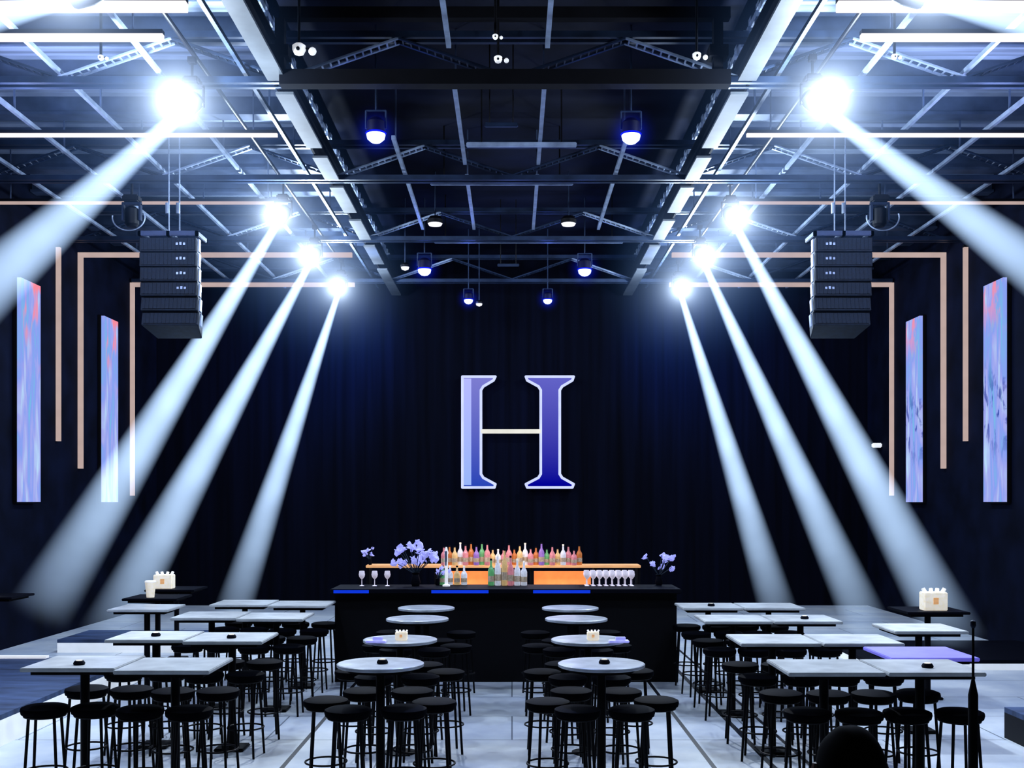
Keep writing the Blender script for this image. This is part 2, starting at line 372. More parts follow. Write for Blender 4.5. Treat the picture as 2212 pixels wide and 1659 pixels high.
# ------------------------------------------------------------------ warm LED strips
zs = 6.88
for s,nm in ((-1,'left'),(1,'right')):
    for Y, xi, wd, hot, l in ((10.25,3.0,.08,1,'topmost'),(10.93,3.43,.06,1,'second from the top'),(13.83,2.92,.04,1,'third from the top'),(16.95,3.42,.04,0,'fourth from the top')):
        x0,x1 = sorted((s*xi, s*7.95))
        t = thing('led_strip', ((x0+x1)/2,Y,zs), f'warm white light strip across the {nm} ceiling, {l}', 'light strip', 'warm ceiling light strips')
        h=(x1-x0)/2
        obj('diffuser', B((-h,h,-wd/2,wd/2,-wd*.5,wd*.5)), M['peachhot' if hot else 'peach'], t)
        obj('housing', B((-h,h,-wd/2-.01,wd/2+.01,wd*.5,wd*.5+.04)), M['black'], t)
        for q in (-h+.3,h-.3): obj('hanger', B((q-.008,q+.008,-.008,.008,wd*.5+.04,.85)), M['purlin'], t)
    for Y, xi, zb, l in ((20.5,2.95,2.94,'larger nearer'),(23.3,3.3,2.46,'smaller farther')):
        t = thing('led_strip', (s*7.96,Y,zb), f'{l} warm light strip bending from the ceiling down the {nm} wall', 'light strip', 'bent wall light strips')
        obj('vertical_diffuser', B((-.04,.04,-.04,.04,0,zs-zb+.04)), M['peach'], t)
        a,b = sorted((-s*.04, -s*(7.96-xi)))
        obj('ceiling_diffuser', B((a,b,-.04,.04,zs-zb-.04,zs-zb+.04)), M['peach'], t)
    t = thing('led_strip', (s*7.96,19.5,3.39), f'straight upright warm light strip on the {nm} wall between bent strip and screen', 'light strip')
    obj('vertical_diffuser', B((-.035,.035,-.035,.035,0,3.4)), M['peach'], t)
    obj('end_cap', B((-.04,.04,-.04,.04,3.4,3.44)), M['black'], t)
    for Y0,Y1,l in ((17.8,18.55,'nearer'),(21.45,22.2,'farther')):
        t = thing('wall_screen', (s*7.9,(Y0+Y1)/2,2.32), f'{l} tall narrow glowing screen on the {nm} wall, ' + ('blue with pink patches' if s<0 else 'blue marbled with dark streaks'), 'screen', 'tall wall screens')
        h=(Y1-Y0)/2
        obj('picture', B((-.03,.03,-h,h,0,3.6)), M['screenL' if s<0 else 'screenR'], t)
        a,b = sorted((s*.03,s*.09)); obj('housing', B((a,b,-h-.01,h+.01,-.02,3.62)), M['black'], t)

# ------------------------------------------------------------------ moving head beams
def beam_head(src, dst, label, r0=.05, k=.062, gain=1.0, spot=250, pt=50, halo=2.1, hg=.02, cg=.01):
    src=Vector(src); dst=Vector(dst); d=(dst-src); L=d.length; q=d.to_track_quat('-Z','Y').to_matrix().to_4x4()
    root = thing('moving_head_light', src, label, 'stage light', 'beam lights along both rigs')
    obj('base', B((-.09,.09,-.09,.09,.20,.28),bev=.02), M['black'], root)
    bm = B((-.13,.13,-.03,.03,.17,.20),(-.13,-.115,-.03,.03,-.03,.18),(.115,.13,-.03,.03,-.03,.18)); obj('yoke', bm, M['black'], root)
    bm = bmesh.new(); tube(bm,(0,0,.28),(0,0,.5),.015); box(bm,-.04,.04,-.04,.04,.44,.5); obj('clamp', bm, M['black'], root)
    bm = bmesh.new(); lathe(bm, [(.03,.13),(.08,.11),(.10,.03),(.10,-.12),(.085,-.15)], 20, q); obj('head', bm, M['black'], root, smooth=True)
    bm = bmesh.new(); lathe(bm, [(.085,-.15),(.085,-.165),(.06,-.185)], 20, q); o=obj('lens', bm, M['lens'], root); o['label']='white glowing lens'
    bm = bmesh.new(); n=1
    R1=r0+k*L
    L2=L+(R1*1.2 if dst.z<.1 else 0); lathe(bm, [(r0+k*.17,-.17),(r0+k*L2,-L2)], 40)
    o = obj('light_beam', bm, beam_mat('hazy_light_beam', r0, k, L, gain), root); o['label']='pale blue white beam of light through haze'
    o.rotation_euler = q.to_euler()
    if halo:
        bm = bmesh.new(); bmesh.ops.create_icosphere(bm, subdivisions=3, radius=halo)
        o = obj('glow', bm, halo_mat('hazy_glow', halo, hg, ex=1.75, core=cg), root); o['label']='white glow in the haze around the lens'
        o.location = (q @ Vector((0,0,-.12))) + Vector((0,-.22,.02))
    u=d.normalized()
    light('SPOT','beam_lamp', src+u*.22, spot, (.6,.78,1), root, aim=dst, size=.05, ang=math.degrees(2*math.atan(k))*1.5, blend=.6)
    light('POINT','spill_lamp', src+Vector((0,-.35,-.22)), pt, (.72,.85,1), root, size=.12)  # extra point lamp added by the head to brighten the ceiling
    return root
RX=3.42
heads = [
 # source px,py,Y   dest px,py,Y
 ((415,225,11.97),(-900,1400,12.3),'largest left beam light, nearest in view, shining down to the left edge',.055,.10),
 ((612,462,16.5),(22,1425,16.6),'second left beam light, its long shaft crossing the warm wall strip',.05,.066),
 ((680,550,19.2),(222,1387,18.6),'third left beam light, shaft landing behind the left tables',.05,.062),
 ((737,615,21.9),(495,1345,21.3),'farthest left beam light, shaft landing near the end of the left tables',.05,.05),
 ((1755,220,11.97),(3000,1150,12.3),'largest right beam light, nearest in view, shining down to the right edge',.055,.08),
 ((1577,465,16.5),(2075,1400,16.8),'second right beam light, its long shaft reaching the right microphone stand',.05,.06),
 ((1512,550,19.2),(1885,1378,18.9),'third right beam light, shaft landing behind the right tables',.05,.052),
 ((1465,618,21.9),(1690,1350,21.0),'farthest right beam light, shaft landing beyond the right tables',.05,.05),
 ((190,-14,9.4),(-1500,420,9.6),'left beam light at the very top edge, shining out to the left',.055,.09),
 ((1960,-14,9.4),(3700,420,9.6),'right beam light at the very top edge, shining out to the right',.055,.09)]
for i,(a,b,l,r0,k) in enumerate(heads):
    s = W(*a); e = W(*b)
    if e.z < .02:
        f=(s.z-.01)/(s.z-e.z); e = s+(e-s)*f
    if abs(e.x) > 7.1:
        f=(7.1-abs(s.x))/(abs(e.x)-abs(s.x)); e = s+(e-s)*f
    near = i in (0,4,8,9)
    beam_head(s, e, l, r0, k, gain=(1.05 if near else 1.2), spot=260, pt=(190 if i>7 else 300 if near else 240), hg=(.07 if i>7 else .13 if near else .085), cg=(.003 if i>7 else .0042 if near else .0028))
for s,nm in ((-1,'left'),(1,'right')):
    bm=bmesh.new(); tube(bm,(0,8.9,0),(0,22.6,0),.025)
    o=obj('lighting_pipe',bm,M['black'],loc=(s*3.42,0,7.12)); tag(o,f'round steel pipe above the {nm} row of beam lights','pipe','pipes carrying the beam lights')

# dark unlit moving heads with cable loops
for s,nm,px in ((-1,'left',285),(1,'right',1900)):
    p = W(px,455,16.4)
    t = thing('moving_head_light', p, f'dark unlit stage light with hanging cable loop above the {nm} speaker array', 'stage light', 'unlit stage lights')
    obj('base', B((-.12,.12,-.1,.1,.12,.22),bev=.02), M['black'], t)
    obj('yoke', B((-.14,.14,-.03,.03,.08,.12),(-.14,-.11,-.04,.04,-.15,.1),(.11,.14,-.04,.04,-.15,.1)), M['truss'], t)
    bm=bmesh.new(); lathe(bm,[(.05,.06),(.1,.02),(.1,-.2),(.07,-.24)],18); obj('head',bm,M['black'],t,smooth=True)
    bm=bmesh.new(); torus(bm,.24,.012,M4=Matrix.Translation((s*.05,0,-.1)) @ Matrix.Rotation(PI/2,4,'X') @ Matrix.Diagonal((1,.8,1,1)), a0=PI*.95,a1=PI*2.1)
    obj('cable', bm, M['rail'], t)
    bm=bmesh.new(); tube(bm,(0,0,.22),(0,0,.45),.02); obj('clamp',bm,M['black'],t)

# ------------------------------------------------------------------ line arrays
for s,nm,px in ((-1,'left',374),(1,'right',1812)):
    Y=15.7; top=W(px,515,Y)
    t = thing('speaker_array', (top.x,Y,4.65), f'hanging black speaker array of stacked cabinets on the {nm}', 'speaker', 'hanging speaker arrays')
    H=top.z-4.65
    obj('rigging_frame', B((-.42,.42,-.25,-.2,H-.02,H+.05),(-.42,.42,.2,.25,H-.02,H+.05),(-.42,-.37,-.25,.25,H-.02,H+.05),(.37,.42,-.25,.25,H-.02,H+.05),(-.03,.03,-.25,.25,H-.02,H+.05),bev=.008), M['truss'], t)
    n=6; z=H-.04; y=0
    for k in range(n):
        h=.215; tilt=-.02-.045*k
        R=Matrix.Translation((0,-y,z-h/2)) @ Matrix.Rotation(tilt,4,'X')
        wd=.40
        bm=bmesh.new(); r=bmesh.ops.create_cube(bm,size=1); bmesh.ops.transform(bm,matrix=Matrix.Diagonal((2*wd,.5,h-.012,1)),verts=r['verts'])
        for v in bm.verts:
            if v.co.y>0: v.co.x*=.8
        bmesh.ops.bevel(bm,geom=list(bm.edges),offset=.01,segments=1,affect='EDGES')
        bmesh.ops.transform(bm,matrix=R,verts=bm.verts)
        cab=obj('cabinet',bm,M['speaker'],t)
        bm=bmesh.new(); box(bm,-wd+.03,wd-.03,-.262,-.25,-h/2+.03,h/2-.03)
        for q in range(-6,7): box(bm, q*.056-.004,q*.056+.004,-.268,-.262,-h/2+.03,h/2-.03)
        bmesh.ops.transform(bm,matrix=R,verts=bm.verts); obj('grille',bm,M['grille'],cab)
        if k<4:
            bm=bmesh.new(); cx=-s*.19; 
            for q in range(3): box(bm,cx-.07+q*.05,cx-.04+q*.05,-.275,-.268,-.012,.02+.008*(q%2))
            bmesh.ops.transform(bm,matrix=R,verts=bm.verts); obj('badge',bm,M['rail'],cab)
        bm=bmesh.new(); sx=-s; box(bm,sx*(wd+.012)-.012,sx*(wd+.012)+.012,-.2,-.12,-h/2+.02,h/2-.02)
        bmesh.ops.transform(bm,matrix=R,verts=bm.verts); obj('side_bracket',bm,M['rail'],cab)
        z-=h*math.cos(tilt); y-=h*math.sin(-tilt)*.8
    bm=bmesh.new()
    for x in (-.06,.09): tube(bm,(x,0,H+.03),(x,0,7.5-4.65),.010,seg=6)
    for x in (-.06,.09): tube(bm,(x-.02,0,H+.35),(x-.02,0,H+.5),.03,seg=8)
    obj('hoist_chain',bm,M['rail'],t)

# ------------------------------------------------------------------ small ceiling lamps
def blue_lamp(px,py,Y,r,l):
    p=W(px,py,Y)
    t=thing('par_light',p,l,'stage light','blue ceiling lamps')
    bm=bmesh.new(); lathe(bm,[(r*.55,r*1.6),(r*.95,r*1.2),(r,.1*r)],20); obj('can',bm,M['black'],t,smooth=True)
    bm=bmesh.new(); lathe(bm,[(r*1.0,.1*r),(r*1.12,0),(r*1.0,-.1*r)],24); o=obj('rim',bm,M['bluerim'],t)
    bm=bmesh.new(); lathe(bm,[(r*.95,.1*r),(r*1.0,-.2*r),(r*.9,-.6*r),(r*.5,-.95*r),(0.01,-1.05*r)],24); o=obj('lens',bm,M['bluelens'],t,smooth=True); o['label']='bright blue white lens'
    bm=bmesh.new(); tube(bm,(-r*1.05,0,r*.5),(-r*1.05,0,r*2.4),.012); tube(bm,(r*1.05,0,r*.5),(r*1.05,0,r*2.4),.012); tube(bm,(-r*1.05,0,r*2.4),(r*1.05,0,r*2.4),.012); tube(bm,(0,0,r*2.4),(0,0,7.85-p.z),.012)
    obj('bracket',bm,M['truss'],t)
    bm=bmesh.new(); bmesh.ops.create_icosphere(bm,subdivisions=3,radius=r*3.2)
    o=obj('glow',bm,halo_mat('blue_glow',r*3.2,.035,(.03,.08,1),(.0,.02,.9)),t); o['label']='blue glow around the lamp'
    light('POINT','lamp_glow',p+Vector((0,-.1,-r*.9)),10,(.1,.2,1),t,size=.08)
blue_lamp(812,288,12.9,.11,'larger blue ceiling lamp left of the middle bay, nearest pair')
blue_lamp(1363,290,12.9,.11,'larger blue ceiling lamp right of the middle bay, nearest pair')
blue_lamp(917,581,20.2,.12,'blue ceiling lamp left of middle, beside a small white lamp')
blue_lamp(1263,582,20.2,.12,'blue ceiling lamp right of middle in the farther pair')
blue_lamp(1012,647,22.5,.09,'small dim blue lamp just left of the middle, far back')
blue_lamp(1183,647,22.5,.09,'small dim blue lamp just right of the middle, far back')
def white_lamp(px,py,Y,r,l,flat=1.0):
    p=W(px,py,Y); t=thing('downlight',p,l,'ceiling light','small white ceiling lamps')
    bm=bmesh.new(); lathe(bm,[(r*.7,r*.9),(r,r*.5),(r,.0)],18); obj('can',bm,M['black'],t,smooth=True)
    bm=bmesh.new(); lathe(bm,[(r*.95,0),(r*.8,-.25*r*flat),(.01,-.4*r*flat)],18); obj('lens',bm,M['whitelens'],t,smooth=True)
    bm=bmesh.new(); tube(bm,(0,0,r*.8),(0,0,7.85-p.z),.012); obj('stem',bm,M['truss'],t)
white_lamp(940,483,18.6,.13,'flat white downlight left of the middle bay centre')
white_lamp(1228,483,18.6,.13,'flat white downlight right of the middle bay centre')
white_lamp(875,577,20.2,.08,'small round white lamp beside the left blue lamp',2)
white_lamp(1035,656,22.5,.07,'tiny white lamp low beside the far left blue lamp',2)
# white camera boxes
def camera_pod(px,py,Y,r,l,n=2):
    p=W(px,py,Y); t=thing('ceiling_camera',p,l,'camera','white ceiling devices')
    bm=bmesh.new(); lathe(bm,[(r*.6,r*.9),(r,r*.6),(r,0),(r*.7,-r*.6),(.01,-r*.85)],18); obj('dome',bm,M['whitep'],t,smooth=True)
    if n>1: 
        bm=bmesh.new(); bmesh.ops.create_uvsphere(bm,u_segments=14,v_segments=8,radius=r*.6,matrix=Matrix.Translation((r*2.0,0,-r*.2))); obj('side_lamp',bm,M['whitep'],t,smooth=True)
    bm=bmesh.new(); tube(bm,(0,0,r*.8),(0,0,7.75-p.z),.014); box(bm,-.01,r*2,-.01,.01,r*.1,r*.3); obj('bracket',bm,M['black'],t)
    bm=bmesh.new(); bmesh.ops.create_uvsphere(bm,u_segments=12,v_segments=8,radius=r*.3,matrix=Matrix.Translation((0,-r*.85,-r*.1))); obj('lens',bm,M['black'],t,smooth=True)
camera_pod(646,108,11.6,.07,'white ceiling camera left, beside the black frame upright')
camera_pod(1505,122,11.6,.045,'white ceiling camera right, inside the black frame upright')
camera_pod(1076,129,12.0,.045,'pair of white ceiling lamps in the dark middle bay')
camera_pod(218,125,11.4,.03,'pair of tiny white lamps on the left side ceiling')
camera_pod(1932,123,11.4,.03,'pair of tiny white lamps on the right side ceiling')
camera_pod(1070,80,11.4,.03,'tiny white lamp at the top of the dark middle bay')
for px,py,Y,l in ((1083,270,13.3,'nearer'),(1098,573,20.3,'farther')):
    p=W(px,py,Y); t=thing('ceiling_speaker_bar',p,f'{l} small grey bar hanging in the middle of the dark bay','fixture','hanging grey bars')
    h=.2; obj('bar',B((-h,h,-.03,.03,-.025,.025),bev=.01),M['truss'],t)
    bm=bmesh.new(); tube(bm,(-h*.7,0,0),(-h*.7,0,7.85-p.z),.008); tube(bm,(h*.7,0,0),(h*.7,0,7.85-p.z),.008); obj('stem',bm,M['black'],t)
p=W(1895,962,24.0); o=obj('wall_box',B((-.1,.1,-.06,.06,-.05,.05),bev=.02),M['whitep'],loc=(7.88,24.0,p.z)); tag(o,'small white box fixed on the right wall beside the bent warm strip','wall box')

# ------------------------------------------------------------------ letter H sign
YH=24.8; S=YH/F; c=W(1119,933,YH)
sign=thing('letter_sign', c, 'large glowing letter H sign with pale neon outline on the black far wall', 'sign')
def hp(px,py): return ((px-1119)*S, (933-py)*S)
LP=[(999,814),(1070,814),(1066,822),(1044,835),(1039,843),(1039,1024),(1044,1032),(1070,1046),(1068,1053),(999,1053)]
RP=[(1136,814),(1239,814),(1236,822),(1214,835),(1209,843),(1209,1024),(1214,1032),(1239,1046),(1236,1053),(1139,1053),(1136,1046),(1163,1032),(1168,1024),(1168,843),(1163,835),(1139,822)]
for nm,P,mt in (('left_stem',LP,'panelL'),('right_stem',RP,'panelR')):
    bm=bmesh.new(); poly_prism(bm,[hp(*q) for q in P],0,.1); st=obj(nm,bm,M[mt],sign)
    bm=bmesh.new(); cx=sum(q[0] for q in P)/len(P)
    pts=[Vector((hp(*q)[0],-.03,hp(*q)[1])) for q in P]
    polytube(bm,pts,.030,True); o=obj('neon_outline',bm,M['tube'],st)
bm=bmesh.new(); box(bm,hp(1002,0)[0],hp(1018,0)[0],-.03,0,hp(0,1048)[1],hp(0,818)[1]); obj('light_band',bm,M['letterband'],sign)
bm=bmesh.new(); tube(bm,(hp(1039,0)[0],-.03,hp(0,932)[1]),(hp(1168,0)[0],-.03,hp(0,932)[1]),.048,seg=12); o=obj('crossbar',bm,M['tubewarm'],sign); o['label']='cream neon crossbar'
light('AREA','sign_glow',(c.x,YH-.5,c.z),6,(.15,.2,1),sign,aim=(c.x,YH+.2,c.z),size=2)

# ------------------------------------------------------------------ platforms
def platform(name,x0,x1,y0,y1,h,label,top='navy',fas='white'):
    t=thing(name,((x0+x1)/2,(y0+y1)/2,0),label,'platform')
    a=(x1-x0)/2; b=(y1-y0)/2
    obj('deck',B((-a,a,-b,b,h-.05,h)),M[top],t)
    obj('fascia',B((-a,a,-b,-b+.04,0,h-.05),(-a,a,b-.04,b,0,h-.05),(-a,-a+.04,-b+.04,b-.04,0,h-.05),(a-.04,a,-b+.04,b-.04,0,h-.05)),M[fas],t)
    return t
platform('side_platform',-7.95,-4.83,5,14.4,.3,'low dark platform with white edge beside the left tables')
platform('side_platform',-7.0,-4.1,17.1,18.4,.2,'low white faced step behind the left tables')
platform('side_platform',4.83,7.95,4,10.9,.3,'low dark platform at the right edge of the hall','navy','black')
platform('side_platform',4.9,7.95,15.3,17.5,.14,'low white faced step across the right side floor','tabledark','white')
o=obj('edge_strip',B((-7.5,-6.0,14.3,14.4,.3,.33)),M['whitep']); tag(o,'thin white strip at the far end of the left platform','light strip')

# ------------------------------------------------------------------ tables and stools
def make_table(w_,top,label):
    t=thing('bar_table',(0,0,0),label,'table')
    h=w_/2
    obj('tabletop',B((-h,h,-h,h,1.02,1.05),bev=.006),M[top],t)
    obj('under_frame',B((-h+.06,h-.06,-h+.06,h-.06,.99,1.02)),M['blackmat'],t)
    bm=bmesh.new(); tube(bm,(0,0,.03),(0,0,.99),.035,seg=16); obj('post',bm,M['black'],t,smooth=True)
    obj('base',B((-.14,.14,-.14,.14,0,.03),bev=.01),M['black'],t)
    return t
def make_round(r,label):
    t=thing('bar_table',(0,0,0),label,'table')
    bm=bmesh.new(); lathe(bm,[(r-.01,1.02),(r,1.025),(r,1.045),(r-.01,1.05)],48); obj('tabletop',bm,M['tableround'],t)
    bm=bmesh.new(); lathe(bm,[(r-.08,.99),(r-.06,1.02)],32); obj('under_frame',bm,M['blackmat'],t)
    bm=bmesh.new(); tube(bm,(0,0,.03),(0,0,.99),.035,seg=16); obj('post',bm,M['black'],t,smooth=True)
    bm=bmesh.new(); lathe(bm,[(.15,0),(.15,.012),(.05,.03)],28); obj('base',bm,M['black'],t,smooth=True)
    return t
def make_stool():
    t=thing('bar_stool',(0,0,0),'','stool')
    bm=bmesh.new(); lathe(bm,[(.145,.69),(.172,.70),(.178,.725),(.174,.745),(.145,.757),(.001,.762)],28); obj('seat',bm,M['seat'],t,smooth=True)
    bm=bmesh.new(); torus(bm,.145,.012,.685,M4=None); obj('seat_ring',bm,M['black'],t)
    for k in range(4):
        a=PI/4+k*PI/2; bm=bmesh.new(); tube(bm,(.180*math.cos(a),.180*math.sin(a),.0),(.13*math.cos(a),.13*math.sin(a),.70),.011,.012,seg=8)
        obj('leg',bm,M['black'],t)
    bm=bmesh.new(); torus(bm,.162,.008,.26); obj('foot_ring',bm,M['black'],t)
    return t
stool=make_stool(); used_s=[False]
def put_stool(x,y,label,group):
    rz=random.uniform(-.4,.4)
    if not used_s[0]:
        used_s[0]=True; stool.location=(x,y,0); stool.rotation_euler=(0,0,rz); stool['label']=label; stool['group']=group; return stool
    return copy_tree(stool,(x,y,0),rz,label,group)
protos={}
def put_table(kind,x,y,label,group):
    if kind not in protos:
        o = make_table(.72,{'sq':'table','dark':'tabledark','lilac':'tablelilac'}[kind],label) if kind!='round' else make_round(.34,label)
        protos[kind]=o; o.location=(x,y,0); o['group']=group; return o
    return copy_tree(protos[kind],(x,y,0),0,label,group)
rows=['front','second','third','rearmost']
def seats(x,y,where,group,dx=.19,dn=-.29,df=.55):
    for sy,ny in ((-1,'near'),(1,'far')):
        for sx,nx in ((-1,'left'),(1,'right')):
            yy = y+(dn if sy<0 else df)
            put_stool(x+sx*dx+random.uniform(-.012,.012), yy+random.uniform(-.03,.03), f'black round bar stool at {ny} {nx} of {where}', group)
for bx,(cols,Ys,bn) in enumerate((((-3.37,-2.62),(8.65,10.4,12.35,13.9),'left block'),((2.4,3.14),(8.55,10.25,12.1,13.6),'right block'))):
    for r,Y in enumerate(Ys):
        for cidx,x in enumerate(cols):
            inner = (cidx==1) if x<0 else (cidx==0)
            io='aisle side' if inner else 'wall side'
            yy = Y+(.12 if (not inner and x<0) else 0)
            put_table('sq',x,yy,f'square pale bar table in the {rows[r]} row of the {bn}, {io}','square bar tables')
            seats(x,yy,f'{rows[r]} {io} table, {bn}','bar stools at the side tables',dn=-.27,df=(.56 if r==0 else .5))
for x,Ys,bn in ((-1.03,(8.7,10.24,12.1,13.35),'middle left column'),(.70,(8.7,10.24,12.1,13.35),'middle right column')):
    for r,Y in enumerate(Ys):
        put_table('round',x,Y,f'round pale bar table, {rows[r]} of the {bn} before the bar','round bar tables in the middle')
        w_=f'{rows[r]} round table, {bn}'
        if r<3: seats(x,Y,w_,'bar stools at the middle tables',dx=.2,dn=-.30,df=.5)
        so=-1 if x<0 else 1
        put_stool(x+so*.44,Y+.08,f'black round bar stool on outer side of {w_}','bar stools at the middle tables')
        put_stool(x-so*.42,Y+.02,f'black round bar stool on aisle side of {w_}','bar stools at the middle tables')
for k,x,Y,l in (('lilac',3.42,9.62,'lilac lit square bar table right behind the front row of the right block'),('sq',4.1,11.2,'square pale bar table standing alone outside the right block'),
                ('sq',-4.4,13.4,'square pale bar table outside the rearmost row of the left block'),
                ('dark',-4.95,16.4,'dark bar table at the far left carrying a cream boxed sign'),('dark',-4.75,14.9,'dark bar table at the far left carrying a cream cup'),('dark',4.9,13.1,'dark bar table at the far right carrying a cream boxed sign')):
    if k=='lilac': Y=9.33
    put_table(k,x,Y,l,'single bar tables')

# table-top items
def card_box(x,y,z,w_,h,label,group=None,m='cream'):
    t=thing('menu_box',(x,y,z),label,'table box',group)
    obj('box',B((-w_/2,w_/2,-w_/3,w_/3,0,h*.85),bev=.008),M[m],t)
    bm=bmesh.new()
    for k,a in enumerate((-.35,-.1,.15,.38)):
        tube(bm,(a*w_,0,h*.8),(a*w_*1.25,.01*(-1)**k,h*1.02),w_*.10,w_*.08,seg=6)
    obj('folded_napkin',bm,M['whitep'],t)
    obj('print',B((-w_*.12,w_*.1,-w_/3-.003,-w_/3,h*.3,h*.6)),M['wood'],t)
    return t
card_box(-5.1,16.3,1.05,.27,.24,'cream box with printed patch on the dark far left table')
card_box(4.93,13.0,1.05,.27,.25,'cream box with white napkins on the dark right table')
card_box(-.98-.03,10.15,1.05,.11,.09,'small pale box on the second round table, middle left column','boxes on the round tables')
card_box(.74,10.15,1.05,.11,.09,'small pale box on the second round table, middle right column','boxes on the round tables')
t=thing('cup',(-4.8,14.75,1.05),'cream paper cup standing on the dark left table','cup')
bm=bmesh.new(); lathe(bm,[(.05,0),(.07,.2)],20); obj('body',bm,M['cream'],t,smooth=True)
bm=bmesh.new(); lathe(bm,[(.074,.2),(.074,.215),(.06,.225)],20); obj('lid',bm,M['whitep'],t)
t=card_box(-7.05,15.0,1.05,.2,.3,'cream box at the extreme left edge of the view')
put_table('dark',-7.0,15.1,'dark bar table at the extreme left edge of the hall','single bar tables')
for x,y,l in ((-1.22,9.98,'lilac lit card on the second round table, middle left column'),(.96,9.98,'lilac lit card on the second round table, middle right column')):
    o=obj('menu_card',B((-.09,.09,-.05,.05,0,.02),(-.03,.06,-.02,.02,.02,.05),bev=.005),M['lilac'],loc=(x,y,1.05)); tag(o,l,'card','lilac cards on round tables')
# low tea candles scattered on tables
cnt=0
for x,y,l in ((-3.37,8.6,'left block front wall side table'),(3.14,8.45,'right block front wall side table'),(3.14,12.0,'right block third wall side table'),(2.4,13.5,'right block rearmost aisle side table'),(-2.62,10.3,'left block second aisle side table'),(-3.37,10.45,'left block second wall side table'),(-1.03,8.66,'front round table, middle left'),(.7,8.66,'front round table, middle right')):
    t=thing('candle_holder',(x+.02,y,1.05),f'small dark candle holder on the {l}','candle holder','candle holders on tables')
    bm=bmesh.new(); lathe(bm,[(.04,0),(.045,.012),(.035,.03),(.03,.032)],16); obj('bowl',bm,M['tabledark'],t,smooth=True)
    bm=bmesh.new(); lathe(bm,[(.024,.03),(.024,.036)],12); obj('candle',bm,M['cream'],t)

# ------------------------------------------------------------------ bar
bar=thing('bar_counter',(-.08,14.3,0),'long black bar counter with blue lit edge at the end of the aisle','bar')
obj('front_panel',B((-2.2,2.2,0,.06,0,1.14)),M['barfront'],bar)
for s in (-1,1):
    a,b=sorted((s*2.2,s*2.14)); obj('side_panel',B((a,b,.06,.7,0,1.14)),M['barfront'],bar)
obj('worktop',B((-2.25,2.25,-.1,.75,1.14,1.2),bev=.01),M['tabledark'],bar)
for a,b in ((-2.2,-1.75),(-.95,-.22),(.35,1.08)):
    o=obj('led_edge',B((a,b,-.112,-.10,1.15,1.19)),M['blueled'],bar); o['label']='blue glowing edge strip'
back=thing('back_bar',(-.1,16.0,0),'back bar cabinet with wooden shelf and orange lit niches','bar shelf')
obj('cabinet',B((-2.0,1.95,0,.5,0,1.05)),M['barfront'],back)
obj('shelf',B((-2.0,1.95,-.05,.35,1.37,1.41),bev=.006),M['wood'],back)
for a,b in ((-.95,-.25),(.42,1.25)):
    o=obj('lit_panel',B((a,b,.2,.24,1.07,1.31),(a,b,.02,.2,1.07,1.085)),M['niche'],back); o['label']='orange lit niche panel'
for x in (-1.98,-1.0,-.2,.38,1.3,1.93):
    obj('divider',B((x-.02,x+.02,0,.35,1.05,1.37)),M['barfront'],back)
light('AREA','shelf_light',(-.1,15.85,1.95),9,(1,.66,.45),back,aim=(-.1,16.2,1.3),size=1.6)
light('AREA','counter_light',(-.1,15.4,1.9),8,(.75,.75,1),bar,aim=(-.1,14.7,1.2),size=2)

bcols={'amber':(.45,.16,.05),'rose':(.55,.22,.25),'clear':(.6,.62,.68),'green':(.12,.35,.15),'gold':(.6,.42,.2),'violet':(.25,.15,.45)}
def make_bottle(cn,r,h):
    c=bcols[cn]
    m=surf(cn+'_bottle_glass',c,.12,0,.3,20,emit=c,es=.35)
    t=thing('bottle',(0,0,0),'','bottle')
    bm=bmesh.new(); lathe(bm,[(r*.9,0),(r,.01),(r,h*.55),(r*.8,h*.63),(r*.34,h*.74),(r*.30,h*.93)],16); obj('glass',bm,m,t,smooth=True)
    bm=bmesh.new(); lathe(bm,[(r*.36,h*.93),(r*.36,h)],12); obj('cap',bm,M['tabledark' if cn!='clear' else 'cream'],t)
    bm=bmesh.new(); lathe(bm,[(r*1.01,h*.15),(r*1.01,h*.36)],16); obj('paper_label',bm,M['paper'],t)
    return t
bp={}
def put_bottle(cn,x,y,z,h,shelf):
    g=f'{cn} bottles on the {shelf}'
    l=f'{cn} {"coloured" if cn!="clear" else "glass"} bottle in the row on the {shelf}'
    if cn not in bp:
        bp[cn]=make_bottle(cn,.042,.30); o=bp[cn]; o.location=(x,y,z); o['label']=l; o['group']=g
    else: o=copy_tree(bp[cn],(x,y,z),random.uniform(0,6),l,g)
    k=h/.30; o.scale=(1,1,k); return o
x=-.98; seq=['rose','amber','gold','clear','rose','amber','violet','green','rose','gold','clear','rose']
i=0
while x<1.04:
    h=.22+.11*random.random()
    put_bottle(seq[i%12],x,15.98+.05*(i%2),1.41,h,'wooden back bar shelf'); x+=.078; i+=1
x=-.93; i=3
while x<-.62:
    put_bottle(['clear','gold','clear','green'][i%4],x,14.95,1.2,.26,'front counter'); x+=.095; i+=1
for k,(x,h,cn) in enumerate(((-.18,.36,'green'),(-.09,.42,'clear'),(.0,.50,'gold'),(.08,.40,'rose'),(.17,.36,'clear'),(.26,.33,'clear'))):
    put_bottle(cn,x-.1,14.85,1.2,h,'front counter')
o=thing('beer_tap',(-.87,14.72,1.2),'tall pale beer tap column on the left of the counter','tap')
bm=bmesh.new(); lathe(bm,[(.05,0),(.05,.02),(.022,.03),(.022,.42),(.028,.44),(.01,.52)],14); obj('column',bm,M['whitep'],o,smooth=True)
bm=bmesh.new(); tube(bm,(0,-.01,.34),(0,-.12,.34),.014); tube(bm,(0,-.11,.34),(0,-.12,.28),.011); tube(bm,(0,-.09,.35),(0,-.11,.47),.014,.018); obj('spout',bm,M['rail'],o)
